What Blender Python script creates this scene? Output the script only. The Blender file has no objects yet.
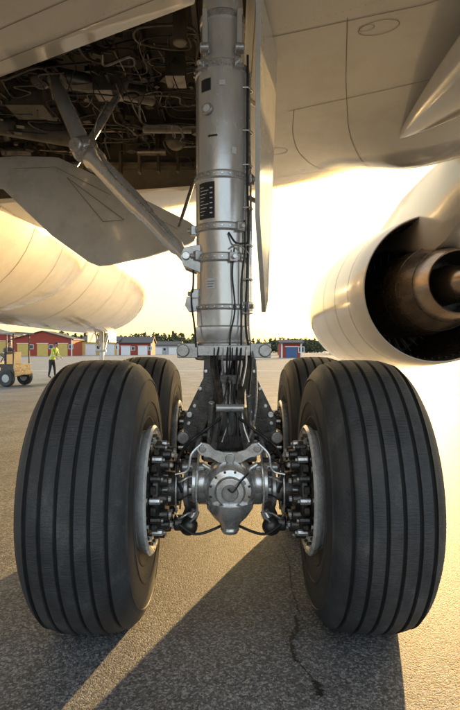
import bpy, bmesh, math, random
from mathutils import Vector, Matrix
random.seed(7)
R=math.radians
S=bpy.context.scene
V=Vector
# ------------------------------------------------------------------ materials
def M(name,col,rough=.5,metal=0.,var=.15,scale=5.,bump=0.,bscale=80.,coat=0.,dirt=None,dirt_amt=.5,dscale=2.5,stretch=(1,1,1),rvar=.1):
    m=bpy.data.materials.new(name); m.use_nodes=True
    N=m.node_tree.nodes; L=m.node_tree.links
    b=N['Principled BSDF']
    tc=N.new('ShaderNodeTexCoord'); mp=N.new('ShaderNodeMapping'); mp.inputs['Scale'].default_value=stretch
    L.new(tc.outputs['Object'],mp.inputs['Vector'])
    n=N.new('ShaderNodeTexNoise'); n.inputs['Scale'].default_value=scale; n.inputs['Detail'].default_value=7; n.inputs['Roughness'].default_value=.62
    L.new(mp.outputs[0],n.inputs['Vector'])
    mr=N.new('ShaderNodeMapRange'); mr.inputs[1].default_value=.3; mr.inputs[2].default_value=.7
    L.new(n.outputs[0],mr.inputs[0])
    mx=N.new('ShaderNodeMix'); mx.data_type='RGBA'
    mx.inputs[6].default_value=[c*(1-var) for c in col]+[1]; mx.inputs[7].default_value=[min(1,c*(1+var)) for c in col]+[1]
    L.new(mr.outputs[0],mx.inputs[0]); out=mx.outputs[2]
    if dirt:
        d=N.new('ShaderNodeTexNoise'); d.inputs['Scale'].default_value=dscale; d.inputs['Detail'].default_value=9; d.inputs['Roughness'].default_value=.7
        L.new(mp.outputs[0],d.inputs['Vector'])
        dr=N.new('ShaderNodeMapRange'); dr.inputs[1].default_value=.48; dr.inputs[2].default_value=.72; dr.inputs[4].default_value=dirt_amt
        L.new(d.outputs[0],dr.inputs[0])
        m2=N.new('ShaderNodeMix'); m2.data_type='RGBA'; m2.inputs[7].default_value=list(dirt)+[1]
        L.new(dr.outputs[0],m2.inputs[0]); L.new(out,m2.inputs[6]); out=m2.outputs[2]
    L.new(out,b.inputs['Base Color'])
    rr=N.new('ShaderNodeMapRange'); rr.inputs[1].default_value=.3; rr.inputs[2].default_value=.7
    rr.inputs[3].default_value=max(0.03,rough-rvar); rr.inputs[4].default_value=min(1,rough+rvar)
    L.new(n.outputs[0],rr.inputs[0]); L.new(rr.outputs[0],b.inputs['Roughness'])
    b.inputs['Metallic'].default_value=metal
    if coat: b.inputs['Coat Weight'].default_value=coat; b.inputs['Coat Roughness'].default_value=.12
    if bump:
        nb=N.new('ShaderNodeTexNoise'); nb.inputs['Scale'].default_value=bscale; nb.inputs['Detail'].default_value=4
        L.new(tc.outputs['Object'],nb.inputs['Vector'])
        bp=N.new('ShaderNodeBump'); bp.inputs['Strength'].default_value=bump; bp.inputs['Distance'].default_value=.01
        L.new(nb.outputs[0],bp.inputs['Height']); L.new(bp.outputs[0],b.inputs['Normal'])
    return m
PAINT=M('aircraft_paint',(.68,.64,.57),.18,0,.05,1.3,.03,30,.7,dirt=(.44,.38,.31),dirt_amt=.45,dscale=1.6,rvar=.07)
PAINT2=M('door_paint',(.66,.64,.59),.28,0,.06,2,.03,30,.5,dirt=(.38,.34,.28),dirt_amt=.5,dscale=3)
SEAM=M('panel_seam',(.22,.195,.165),.7)
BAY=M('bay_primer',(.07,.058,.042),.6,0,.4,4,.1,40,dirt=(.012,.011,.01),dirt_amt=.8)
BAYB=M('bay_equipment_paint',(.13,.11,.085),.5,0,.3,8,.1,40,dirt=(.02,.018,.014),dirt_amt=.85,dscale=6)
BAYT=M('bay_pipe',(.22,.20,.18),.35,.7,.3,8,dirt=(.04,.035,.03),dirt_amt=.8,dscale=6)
STRUT=M('strut_paint',(.66,.65,.63),.22,.55,.07,9,.03,60,.4,dirt=(.34,.31,.28),dirt_amt=.38,dscale=7,stretch=(1,1,.35))
STRUTD=M('strut_collar',(.48,.47,.46),.28,.65,.2,14,.05,80,dirt=(.12,.11,.10),dirt_amt=.55,dscale=12)
CHROME=M('piston_chrome',(.6,.6,.62),.12,1,.05)
SILV=M('cast_silver',(.76,.76,.75),.26,.8,.12,20,.06,90,dirt=(.24,.20,.16),dirt_amt=.5,dscale=18)
RIMM=M('rim_paint',(.82,.82,.80),.28,.2,.08,15,.05,90,dirt=(.22,.18,.14),dirt_amt=.5,dscale=12)
DARK=M('greasy_steel',(.075,.072,.070),.32,.7,.4,22,.15,120,dirt=(.26,.22,.17),dirt_amt=.55,dscale=20)
DARK2=M('carbon_brake',(.05,.046,.044),.45,.5,.4,30,.2,150,dirt=(.24,.17,.12),dirt_amt=.6,dscale=25)
HOSE=M('black_hose',(.018,.018,.019),.42,0,.2,20)
BRASS=M('fitting_brass',(.45,.28,.1),.35,.9,.2,20)
LABEL=M('black_label',(.02,.02,.022),.5)
WHITE=M('white_label',(.7,.7,.68),.5)
# rubber
def rubber():
    m=bpy.data.materials.new('tyre_rubber'); m.use_nodes=True
    N=m.node_tree.nodes; L=m.node_tree.links; b=N['Principled BSDF']
    tc=N.new('ShaderNodeTexCoord'); oi=N.new('ShaderNodeObjectInfo')
    of=N.new('ShaderNodeVectorMath'); of.operation='ADD'; L.new(tc.outputs['Object'],of.inputs[0]); L.new(oi.outputs['Location'],of.inputs[1])
    n=N.new('ShaderNodeTexNoise'); n.inputs['Scale'].default_value=4.5; n.inputs['Detail'].default_value=11; n.inputs['Roughness'].default_value=.74
    mp=N.new('ShaderNodeMapping'); mp.inputs['Scale'].default_value=(1.6,.8,.8)
    L.new(of.outputs[0],mp.inputs[0]); L.new(mp.outputs[0],n.inputs['Vector'])
    n2=N.new('ShaderNodeTexNoise'); n2.inputs['Scale'].default_value=210; n2.inputs['Detail'].default_value=3
    L.new(tc.outputs['Object'],n2.inputs['Vector'])
    cr=N.new('ShaderNodeValToRGB'); cr.color_ramp.elements[0].position=.30; cr.color_ramp.elements[1].position=.74
    cr.color_ramp.elements[0].color=(.020,.022,.025,1); cr.color_ramp.elements[1].color=(.125,.124,.122,1)
    q=cr.color_ramp.elements.new(.55); q.color=(.052,.055,.060,1)
    ad=N.new('ShaderNodeMath'); ad.operation='MULTIPLY_ADD'; ad.inputs[1].default_value=.38
    L.new(n2.outputs[0],ad.inputs[0])
    sb=N.new('ShaderNodeMath'); sb.operation='SUBTRACT'; sb.inputs[1].default_value=.19
    L.new(n.outputs[0],sb.inputs[0]); L.new(sb.outputs[0],ad.inputs[2]); L.new(ad.outputs[0],cr.inputs[0])
    d=N.new('ShaderNodeTexNoise'); d.inputs['Scale'].default_value=2.2; d.inputs['Detail'].default_value=8; d.inputs['Roughness'].default_value=.7
    L.new(of.outputs[0],d.inputs['Vector']); dr=N.new('ShaderNodeMapRange'); dr.inputs[1].default_value=.5; dr.inputs[2].default_value=.75; dr.inputs[4].default_value=.5
    L.new(d.outputs[0],dr.inputs[0]); mx=N.new('ShaderNodeMix'); mx.data_type='RGBA'; mx.inputs[7].default_value=(.13,.115,.095,1)
    L.new(dr.outputs[0],mx.inputs[0]); L.new(cr.outputs[0],mx.inputs[6]); L.new(mx.outputs[2],b.inputs['Base Color'])
    mr=N.new('ShaderNodeMapRange'); mr.inputs[1].default_value=.3;mr.inputs[2].default_value=.7;mr.inputs[3].default_value=.46;mr.inputs[4].default_value=.75
    L.new(n.outputs[0],mr.inputs[0]); L.new(mr.outputs[0],b.inputs['Roughness'])
    n3=N.new('ShaderNodeTexNoise'); n3.inputs['Scale'].default_value=70; n3.inputs['Detail'].default_value=6
    mp3=N.new('ShaderNodeMapping'); mp3.inputs['Scale'].default_value=(.3,2,2)
    L.new(tc.outputs['Object'],mp3.inputs[0]); L.new(mp3.outputs[0],n3.inputs['Vector'])
    bp=N.new('ShaderNodeBump'); bp.inputs['Strength'].default_value=.6; bp.inputs['Distance'].default_value=.006
    L.new(n3.outputs[0],bp.inputs['Height']); L.new(bp.outputs[0],b.inputs['Normal'])
    return m
RUB=rubber()
GROOVE=M('tyre_groove',(.012,.012,.013),.8)
# ------------------------------------------------------------------ mesh builder
class B:
    def __init__(s,name,mats,parent=None,bevel=0,loc=(0,0,0)):
        s.bm=bmesh.new(); s.name=name; s.mats=mats; s.parent=parent; s.bev=bevel; s.loc=V(loc)
    def face(s,vs,m=0):
        try:
            f=s.bm.faces.new(vs); f.material_index=m; f.smooth=True; return f
        except ValueError: return None
    def ring(s,pts): return [s.bm.verts.new(p) for p in pts]
    def bridge(s,a,b,m=0,closed=True):
        n=len(a)
        for i in range(n if closed else n-1):
            j=(i+1)%n; s.face([a[i],a[j],b[j],b[i]],m)
    def lathe(s,prof,c,axis,segs=48,m=0,cap0=True,cap1=True,mfun=None):
        a=V(axis).normalized(); u=a.orthogonal().normalized()
        if abs(a.x)>.9: u=V((0,0,1))
        elif abs(a.y)>.9: u=V((0,0,1))
        elif abs(a.z)>.9: u=V((1,0,0))
        u=(u-a*u.dot(a)).normalized()
        w=a.cross(u); c=V(c); rings=[]
        for r,t in prof:
            rings.append(s.ring([c+a*t+(u*math.cos(2*math.pi*k/segs)+w*math.sin(2*math.pi*k/segs))*max(r,1e-4) for k in range(segs)]))
        for i in range(len(rings)-1): s.bridge(rings[i],rings[i+1],mfun(i) if mfun else m)
        if cap0: s.face(list(reversed(rings[0])),m)
        if cap1: s.face(rings[-1],m)
        return rings
    def cyl(s,p,q,r,r2=None,segs=20,m=0,ch=.15):
        p=V(p);q=V(q);d=q-p;l=d.length; r2=r if r2 is None else r2
        e=min(r*ch,l*.2); s.lathe([(r-e,0),(r,e),(r2,l-e),(r2-e,l)],p,d,segs,m)
    def box(s,c,size,m=0,rot=None):
        c=V(c);h=V(size)/2;Rm=rot or Matrix.Identity(3)
        vs=[s.bm.verts.new(c+Rm@V((x*h.x,y*h.y,z*h.z))) for x in(-1,1) for y in(-1,1) for z in(-1,1)]
        for f in((0,1,3,2),(4,6,7,5),(0,4,5,1),(2,3,7,6),(0,2,6,4),(1,5,7,3)): s.face([vs[i] for i in f],m)
    def prism(s,poly,d,m=0):
        d=V(d); a=s.ring([V(p) for p in poly]); b=s.ring([V(p)+d for p in poly])
        s.bridge(a,b,m); s.face(list(reversed(a)),m); s.face(b,m)
    def tube(s,pts,r,m=0,segs=8,sub=6):
        P=[V(p) for p in pts]; Q=[]
        if len(P)==2: Q=P
        else:
            E=[P[0]*2-P[1]]+P+[P[-1]*2-P[-2]]
            for i in range(1,len(E)-2):
                for k in range(sub):
                    t=k/sub; a,b,c,d=E[i-1],E[i],E[i+1],E[i+2]
                    Q.append(.5*((2*b)+(c-a)*t+(2*a-5*b+4*c-d)*t*t+(3*b-a-3*c+d)*t**3))
            Q.append(P[-1])
        prev=None; u=None
        for i,p in enumerate(Q):
            t=(Q[min(i+1,len(Q)-1)]-Q[max(i-1,0)])
            if t.length<1e-7: continue
            t.normalize()
            u=t.orthogonal().normalized() if u is None else (u-t*u.dot(t)).normalized()
            w=t.cross(u); rr=r(i/(len(Q)-1)) if callable(r) else r
            g=s.ring([p+(u*math.cos(2*math.pi*k/segs)+w*math.sin(2*math.pi*k/segs))*rr for k in range(segs)])
            if prev: s.bridge(prev,g,m)
            else: s.face(list(reversed(g)),m)
            prev=g
        s.face(prev,m)
    def bolts(s,c,axis,rad,n,r,h,m=0,ph=0,segs=6):
        a=V(axis).normalized(); u=a.orthogonal().normalized(); w=a.cross(u); c=V(c)
        for k in range(n):
            t=2*math.pi*k/n+ph; p=c+(u*math.cos(t)+w*math.sin(t))*rad
            s.lathe([(r,0),(r,h*.8),(r*.8,h)],p,a,segs,m)
    def sphere(s,c,r,m=0,sc=(1,1,1),n=16):
        mat=Matrix.Translation(V(c))@Matrix.Diagonal((r*sc[0],r*sc[1],r*sc[2],1))
        g=bmesh.ops.create_uvsphere(s.bm,u_segments=n,v_segments=n//2,radius=1,matrix=mat)
        for v in g['verts']:
            for f in v.link_faces: f.material_index=m; f.smooth=True
    def done(s,ang=32):
        bm=s.bm; bmesh.ops.recalc_face_normals(bm,faces=bm.faces)
        for e in bm.edges:
            if len(e.link_faces)==2: e.smooth=e.calc_face_angle(0)<R(ang)
        me=bpy.data.meshes.new(s.name); bm.to_mesh(me); bm.free()
        for m in s.mats: me.materials.append(m)
        o=bpy.data.objects.new(s.name,me); S.collection.objects.link(o); o.location=s.loc
        if s.parent: o.parent=s.parent
        if s.bev:
            b=o.modifiers.new('bevel','BEVEL'); b.width=s.bev; b.segments=2; b.limit_method='ANGLE'; b.angle_limit=R(40)
        return o
def empty(name,loc=(0,0,0),parent=None):
    e=bpy.data.objects.new(name,None); e.empty_display_size=.3; e.location=loc; S.collection.objects.link(e)
    if parent: e.parent=parent
    return e
# ------------------------------------------------------------------ sky, sun, camera
AZ,EL=20.5,5.6
sv=V((math.sin(R(AZ))*math.cos(R(EL)),math.cos(R(AZ))*math.cos(R(EL)),math.sin(R(EL))))
w=bpy.data.worlds.new("World"); S.world=w; w.use_nodes=True
N=w.node_tree.nodes; L=w.node_tree.links
sky=N.new('ShaderNodeTexSky'); sky.sky_type='NISHITA'; sky.sun_disc=False; sky.sun_elevation=R(EL); sky.sun_rotation=R(AZ)
sky.air_density=1.0; sky.dust_density=1.8; sky.ozone_density=1.0
# thin bright haze over the clear-sky model: warm toward the sun, cool away from it
tc=N.new('ShaderNodeTexCoord'); dp=N.new('ShaderNodeVectorMath'); dp.operation='DOT_PRODUCT'; dp.inputs[1].default_value=sv
L.new(tc.outputs['Generated'],dp.inputs[0])
hr=N.new('ShaderNodeValToRGB'); e=hr.color_ramp.elements
mrw=N.new('ShaderNodeMapRange'); mrw.inputs[1].default_value=-1; mrw.inputs[2].default_value=1; L.new(dp.outputs['Value'],mrw.inputs[0]); L.new(mrw.outputs[0],hr.inputs[0])
e[0].position=0; e[0].color=(.78,.90,1,1); e[1].position=1; e[1].color=(1,.74,.30,1)
q=e.new(.55); q.color=(.74,.83,.95,1); q=e.new(.85); q.color=(.70,.60,.38,1)
hz=N.new('ShaderNodeBackground'); L.new(hr.outputs[0],hz.inputs[0]); hz.inputs[1].default_value=1.2
ads=N.new('ShaderNodeAddShader'); L.new(sky.outputs[0],N['Background'].inputs[0]); N['Background'].inputs[1].default_value=.15
L.new(N['Background'].outputs[0],ads.inputs[0]); L.new(hz.outputs[0],ads.inputs[1]); L.new(ads.outputs[0],N['World Output'].inputs[0])
sl=bpy.data.lights.new('sun','SUN'); sl.energy=10; sl.angle=R(.5); sl.color=(1,.64,.26)
so=bpy.data.objects.new('sun',sl); S.collection.objects.link(so); so.rotation_euler=(-sv).to_track_quat('-Z','Y').to_euler(); so.location=(20,40,15)
cd=bpy.data.cameras.new('camera'); cam=bpy.data.objects.new('camera',cd); S.collection.objects.link(cam)
cam.location=(0,0,1.36); cam.rotation_euler=(R(89.5),0,0); cd.sensor_fit='VERTICAL'; cd.sensor_height=36; cd.lens=26; cd.clip_start=.05; cd.clip_end=6000
S.camera=cam
S.view_settings.view_transform='Standard'; S.view_settings.look='None'; S.view_settings.exposure=0
# ------------------------------------------------------------------ ground
def asphalt():
    m=bpy.data.materials.new('asphalt'); m.use_nodes=True
    N=m.node_tree.nodes; L=m.node_tree.links; b=N['Principled BSDF']
    tc=N.new('ShaderNodeTexCoord')
    v=N.new('ShaderNodeTexVoronoi'); v.inputs['Scale'].default_value=105; v.feature='F1'
    L.new(tc.outputs['Object'],v.inputs['Vector'])
    v2=N.new('ShaderNodeTexVoronoi'); v2.inputs['Scale'].default_value=270
    L.new(tc.outputs['Object'],v2.inputs['Vector'])
    n=N.new('ShaderNodeTexNoise'); n.inputs['Scale'].default_value=.8; n.inputs['Detail'].default_value=11; n.inputs['Roughness'].default_value=.68
    L.new(tc.outputs['Object'],n.inputs['Vector'])
    sp=N.new('ShaderNodeSeparateColor'); L.new(v.outputs['Color'],sp.inputs[0])
    sp2=N.new('ShaderNodeSeparateColor'); L.new(v2.outputs['Color'],sp2.inputs[0])
    av=N.new('ShaderNodeMath'); av.operation='MULTIPLY_ADD'; av.inputs[1].default_value=.6; 
    h=N.new('ShaderNodeMath'); h.operation='MULTIPLY'; h.inputs[1].default_value=.4; L.new(sp2.outputs[0],h.inputs[0])
    L.new(sp.outputs[0],av.inputs[0]); L.new(h.outputs[0],av.inputs[2])
    cr=N.new('ShaderNodeValToRGB'); e=cr.color_ramp.elements
    e[0].position=.08; e[0].color=(.045,.047,.052,1); e[1].position=.95; e[1].color=(.58,.575,.57,1)
    q=cr.color_ramp.elements.new(.55); q.color=(.17,.172,.178,1)
    L.new(av.outputs[0],cr.inputs[0])
    mr=N.new('ShaderNodeMapRange'); mr.inputs[1].default_value=.3; mr.inputs[2].default_value=.7; mr.inputs[3].default_value=.6; mr.inputs[4].default_value=1.3
    L.new(n.outputs[0],mr.inputs[0])
    mx=N.new('ShaderNodeMix'); mx.data_type='RGBA'; mx.blend_type='MULTIPLY'; mx.inputs[0].default_value=1
    L.new(cr.outputs[0],mx.inputs[6]); L.new(mr.outputs[0],mx.inputs[7])
    n4=N.new('ShaderNodeTexNoise'); n4.inputs['Scale'].default_value=2.3; n4.inputs['Detail'].default_value=6
    L.new(tc.outputs['Object'],n4.inputs['Vector']); m4=N.new('ShaderNodeMapRange'); m4.inputs[1].default_value=.64; m4.inputs[2].default_value=.74; m4.inputs[4].default_value=.65
    L.new(n4.outputs[0],m4.inputs[0]); mo=N.new('ShaderNodeMix'); mo.data_type='RGBA'; mo.inputs[7].default_value=(.06,.055,.05,1)
    L.new(m4.outputs[0],mo.inputs[0]); L.new(mx.outputs[2],mo.inputs[6]); L.new(mo.outputs[2],b.inputs['Base Color'])
    b.inputs['Roughness'].default_value=.62; b.inputs['Specular IOR Level'].default_value=.5
    ad=N.new('ShaderNodeMath'); ad.operation='ADD'; L.new(v.outputs['Distance'],ad.inputs[0]); L.new(v2.outputs['Distance'],ad.inputs[1])
    bp=N.new('ShaderNodeBump'); bp.invert=True; bp.inputs['Strength'].default_value=.8; bp.inputs['Distance'].default_value=.005
    L.new(ad.outputs[0],bp.inputs['Height']); L.new(bp.outputs[0],b.inputs['Normal'])
    return m
ASPH=asphalt()
g=B('ground',[ASPH]); g.face(g.ring([(-2500,-600,0),(2500,-600,0),(2500,4000,0),(-2500,4000,0)])); g.done()
TAR=M('tar',(.02,.02,.021),.5,0,.3,30)
def ribbon(b,pts,wd,z,jit=.0,m=0,ends=True):
    P=[V((p[0],p[1],z)) for p in pts]; Q=[]
    for i in range(len(P)-1):
        for k in range(12): Q.append(P[i].lerp(P[i+1],k/12))
    Q.append(P[-1]); prev=None
    for i,p in enumerate(Q):
        t=(Q[min(i+1,len(Q)-1)]-Q[max(0,i-1)]).normalized(); nn=V((-t.y,t.x,0))
        a=wd*.5*(1+random.uniform(-jit,jit)); c=wd*.5*(1+random.uniform(-jit,jit)); off=random.uniform(-jit,jit)*wd*.6
        if ends and i in(0,len(Q)-1): a=c=.001
        pr=b.ring([p+nn*(a+off),p-nn*(c-off)])
        if prev: b.face([prev[0],prev[1],pr[1],pr[0]],m)
        prev=pr
c=B('asphalt_crack',[TAR])
ribbon(c,[(.34,2.62),(.33,2.5),(.285,2.4),(.28,2.28),(.30,2.22)],.018,.004,.75)
ribbon(c,[(.345,2.10),(.36,2.04),(.35,2.0)],.022,.004,.75)
ribbon(c,[(.36,2.62),(.35,2.9),(.38,3.3),(.33,3.9),(.36,5)],.006,.004,.8)
ribbon(c,[(.30,2.22),(.33,2.14),(.345,2.10)],.005,.004,.8)
ribbon(c,[(-3.2,6.2),(-2.7,6.0),(-2.5,5.4),(-2.6,4.9)],.010,.004,.8)
ribbon(c,[(-6,9.5),(-3.6,8.9),(-2.2,9.4),(0,9.1),(3,9.8)],.014,.004,.8)
ribbon(c,[(1.7,4.2),(1.9,4.9),(1.75,6.2),(2.2,7.5)],.008,.004,.8)
c.done()
YEL=M('yellow_paint',(.65,.42,.05),.6,0,.2,8); WLN=M('white_line_paint',(.7,.7,.68),.6,0,.2,6)
l=B('apron_marking',[YEL,WLN]); ribbon(l,[(-60,34),(60,34.5)],.25,.004,0,1,False); ribbon(l,[(-50,60),(80,58)],.3,.004,0,0,False); l.done()
# ------------------------------------------------------------------ main landing gear
LG=empty('main_landing_gear')
RT,HW,ZC=.668,.236,.643
YF,YR,TX=2.66,4.02,.652
def tyre(x,y):
    b=B('tyre',[RUB,GROOVE],LG,loc=(x,y,ZC))
    EX_=3.1; RC,RH=.4775,RT-.4775
    def pr(xx):
        k=max(0,1-(abs(xx)/HW)**EX_); return RC+RH*k**(1/EX_)
    prof=[]
    for a in range(-52,46,7):
        t=R(a); px=-HW*abs(math.cos(t))**(2/EX_); pz=RC+RH*math.copysign(abs(math.sin(t))**(2/EX_),math.sin(t))
        if a in(-24,-3,18): prof+=[(px,pz-.005,0),(px-.004,pz-.003,0),(px-.004,pz+.003,0),(px,pz+.005,0)]
        else: prof.append((px,pz,0))
    prof[0:0]=[(-.165,.295,0)]
    side=[p for p in prof]
    gx=[-.163,-.098,-.033,.033,.098,.163]; crown=[]
    x0=side[-1][0]; xs=[x0+(-x0*2)*i/40 for i in range(1,40)]
    for q in gx: xs=[k for k in xs if abs(k-q)>.0105]
    for k in xs: crown.append((k,pr(k),0))
    for q in gx:
        crown+= [(q-.0085,pr(q),0),(q-.0065,pr(q)-.012,1),(q+.0065,pr(q)-.012,1),(q+.0085,pr(q),0)]
    crown.sort(key=lambda p:p[0])
    full=side+crown+[(-p[0],p[1],p[2]) for p in reversed(side)]
    n=144; rings=[]
    for px,rr,mm in full:
        ring=[]
        for k in range(n):
            t=2*math.pi*k/n; yy=rr*math.sin(t); zz=rr*math.cos(t); xx=px
            f=math.exp(-((zz+RT)/.16)**2); fr=max(0,(rr-.31)/.33)
            xx*=1+.08*f*min(1,fr*1.6)*(1 if abs(px)>.17 else .3)
            zz=max(zz,-ZC+.001)
            ring.append((xx,yy,zz))
        rings.append(b.ring(ring))
    for i in range(len(rings)-1):
        b.bridge(rings[i],rings[i+1],1 if full[i][2] and full[i+1][2] else 0)
    return b.done(40)
def wheel(x,y,sgn):
    a=(sgn,0,0); c=(x,y,ZC)
    b=B('wheel_rim',[RIMM,DARK,SILV],LG,.002)
    b.lathe([(.245,-.10),(.285,-.13),(.300,-.17),(.318,-.18),(.322,-.195),(.31,-.20),(.29,-.19),(.26,-.15),(.12,-.10),(.09,-.13),(.0,-.135)],c,a,64,0,False,False)
    b.lathe([(.27,.12),(.292,.165),(.302,.215),(.322,.235),(.328,.255),(.315,.266),(.298,.262),(.288,.25),(.262,.250),(.25,.236),(.248,.10)],c,a,72,0,False,False)
    b.bolts(V(c)+V(a)*.2505,a,.273,24,.0085,.014,1)
    b.bolts(V(c)+V(a)*.262,a,.309,36,.0045,.004,1)
    b.bolts(V(c)-V(a)*.10,(-sgn,0,0),.19,14,.012,.05,2)
    for k in range(10):
        t=2*math.pi*k/10; d=V((0,math.cos(t),math.sin(t)))
        b.box(V(c)+V(a)*.235+d*.240,(.05,.03,.02) if abs(d.z)>.7 else (.05,.02,.03),0)
    b.done()
    k=B('brake_assembly',[DARK2,DARK,SILV,BRASS],LG,.0015)
    P=[(.05,.05),(.225,.06)]
    for i in range(5):
        t=.10+i*.032; P+=[(.228,t),(.228,t+.019),(.203,t+.021),(.203,t+.030)]
    P+=[(.19,.275),(.19,.29),(.10,.295)]
    k.lathe(P,c,a,60,0,True,False)
    k.lathe([(.10,.27),(.208,.275),(.218,.282),(.218,.305),(.208,.312),(.16,.318),(.15,.33),(.09,.335),(.085,.39)],c,a,48,1)
    for i in range(14):
        t=2*math.pi*i/14; d=V((0,math.cos(t),math.sin(t)))
        p=V(c)+d*.188
        k.cyl(p+V(a)*.305,p+V(a)*.352,.028,.026,14,1)
        k.cyl(p+V(a)*.352,p+V(a)*.368,.015,.013,6,2)
        q=V(c)+V(a)*.29+d*.229
        k.cyl(q-V(a)*.022,q+V(a)*.03,.017,.017,8,2 if i%2 else 1)
        k.cyl(q+V(a)*.03,q+V(a)*.042,.009,.009,6,2)
        t2=t+math.pi/14; d2=V((0,math.cos(t2),math.sin(t2))); q2=V(c)+d2*.226
        k.cyl(q2+V(a)*.272,q2+V(a)*.300,.022,.022,10,1)
        k.cyl(V(c)+d2*.15+V(a)*.315,V(c)+d2*.15+V(a)*.345,.009,.009,6,2)
    k.tube([V(c)+V(a)*.385+V((0,math.cos(t),math.sin(t)))*.15 for t in [R(z) for z in range(-60,230,25)]],.005,2,6,3)
    k.done()
for yy in(YF,YR):
    for sx in(-1,1):
        tyre(sx*TX,yy); wheel(sx*TX,yy,-sx)
b=B('bogie_beam',[DARK,SILV,STRUTD],LG,.003)
for yy in(YF,YR):
    b.cyl((-TX-.02,yy,ZC),(TX+.02,yy,ZC),.058,m=2,segs=28)
    for sx in(-1,1):
        b.lathe([(.07,0),(.08,.01),(.08,.05),(.064,.06),(.066,.10),(.09,.105),(.09,.125),(.06,.13)],(sx*.11,yy,ZC),(sx,0,0),28,2)
b.lathe([(.10,0),(.12,.03),(.105,.14),(.10,.3),(.115,.4),(.14,.45),(.14,.62),(.115,.8),(.10,1.1),(.11,1.28),(.10,YR-YF)],(0,YF,ZC+.0),(0,1,0),36,0)
b.box((0,3.13,ZC+.1),(.2,.34,.25),0)
c0=V((0,YF-.15,ZC+.035))
K=1.22
b.lathe([(r_*K,t_*K) for r_,t_ in[(.02,-.05),(.055,-.048),(.06,-.035),(.085,-.028),(.10,-.005),(.106,.02),(.112,.06),(.105,.16),(.1,.2)]],c0,(0,1,0),48,1)
b.lathe([(.036,-.073),(.041,-.069),(.041,-.055)],c0,(0,1,0),24,2)
b.bolts(c0+V((0,-.032,0)),(0,-1,0),.096,12,.007,.009,0)
b.lathe([(r_*K,t_*K) for r_,t_ in[(.098,0),(.094,.03),(.07,.065),(.045,.09),(.036,.11),(.038,.12),(.03,.135),(.012,.14)]],c0+V((0,.035,-.06)),(0,0,-1),32,1)
b.box(c0+V((0,-.052,-.07)),(.012,.02,.11),1); b.box(c0+V((.05,-.045,.03)),(.06,.02,.018),2,Matrix.Rotation(-.7,3,'Y'))
for sx in(-1,1):
    b.lathe([(.085,0),(.09,.02),(.072,.035),(.07,.07),(.10,.076),(.10,.10),(.06,.106)],c0+V((sx*.09,.13,.0)),(sx,0,0),30,1)
    b.bolts(c0+V((sx*.196,.13,0)),(sx,0,0),.078,8,.007,.012,0)
b.done()
r=B('brake_rods',[SILV,DARK,STRUTD],LG,.002)
for sx in(-1,1):
    X=lambda q:sx*(q+.01)
    r.cyl((X(.225),YF-.05,ZC-.155),(X(.17),3.4,ZC-.10),.022,.022,14,1)
    r.cyl((X(.275),YF-.04,ZC-.165),(X(.195),YF-.04,ZC-.165),.040,.040,18,1)
    r.sphere((X(.20),YF-.06,ZC-.175),.048,1)
    r.cyl((X(.165),YF-.04,ZC-.10),(X(.21),YF-.05,ZC-.19),.024,.03,12,0)
    r.cyl((X(.19),YF,ZC+.11),(X(.16),3.1,ZC+.22),.018,.018,12,0)
    r.cyl((X(.24),YF,ZC+.11),(X(.12),YF,ZC+.11),.026,.026,14,2)
    r.prism([(X(.150),YF+.02,ZC+.13),(X(.22),YF+.02,ZC+.17),(X(.235),YF+.02,ZC+.02),(X(.225),YF+.02,ZC-.14),(X(.16),YF+.02,ZC-.12)],(0,.03,0),1)
    r.cyl((X(.13),YF-.05,ZC+.14),(X(.06),YF-.06,ZC+.10),.012,.012,10,0)
pl=[(-.155,.02),(-.135,.055),(-.10,.048),(-.07,.018),(-.03,.006),(.03,.006),(.07,.018),(.10,.048),(.135,.055),(.155,.02),(.135,-.008),(.09,-.02),(.05,-.045),(.0,-.05),(-.05,-.045),(-.09,-.02),(-.135,-.008)]
r.prism([(x*1.08,YF-.12,ZC+.205+z) for x,z in pl],(0,.022,0),0)
for x in(-.135,.135): r.cyl((x,YF-.13,ZC+.23),(x,YF-.09,ZC+.23),.018,m=2)
r.cyl((0,YF-.135,ZC+.182),(0,YF-.09,ZC+.182),.024,m=2)
r.prism([(-.06,YF-.10,ZC+.15),(.06,YF-.10,ZC+.15),(.045,YF-.05,ZC+.06),(-.045,YF-.05,ZC+.06)],(0,.05,0),0)
r.done()
# ------------------------------------------------------------------ strut
SX,SY=-.045,3.13
s=B('shock_strut',[STRUT,STRUTD,CHROME,DARK,LABEL,WHITE,SILV],LG)
prof=[(.15,1.40),(.165,1.44),(.165,1.50),(.158,1.505),(.158,1.60),(.168,1.605),(.168,1.625),(.158,1.63),(.158,1.88),(.170,1.885),(.170,1.925),(.158,1.93),(.160,2.06),(.172,2.066),(.172,2.10),(.160,2.106),(.162,2.36),(.17,2.366),(.17,2.40),(.162,2.406),(.162,2.97),(.160,2.99),(.168,3.0),(.168,3.04),(.145,3.06),(.135,3.10),(.132,3.30),(.14,3.31),(.14,3.35),(.125,3.36),(.12,4.0)]
s.lathe([(r_,z) for r_,z in prof],(SX,SY,0),(0,0,1),56,0,mfun=lambda i:1 if abs(prof[i][0]-prof[i+1][0])<.002 and prof[i+1][1]-prof[i][1]<.05 else 0)
s.lathe([(.15,1.30),(.175,1.305),(.18,1.32),(.18,1.40),(.17,1.41),(.15,1.415)],(SX+.01,SY,0),(0,0,1),48,1)
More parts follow.
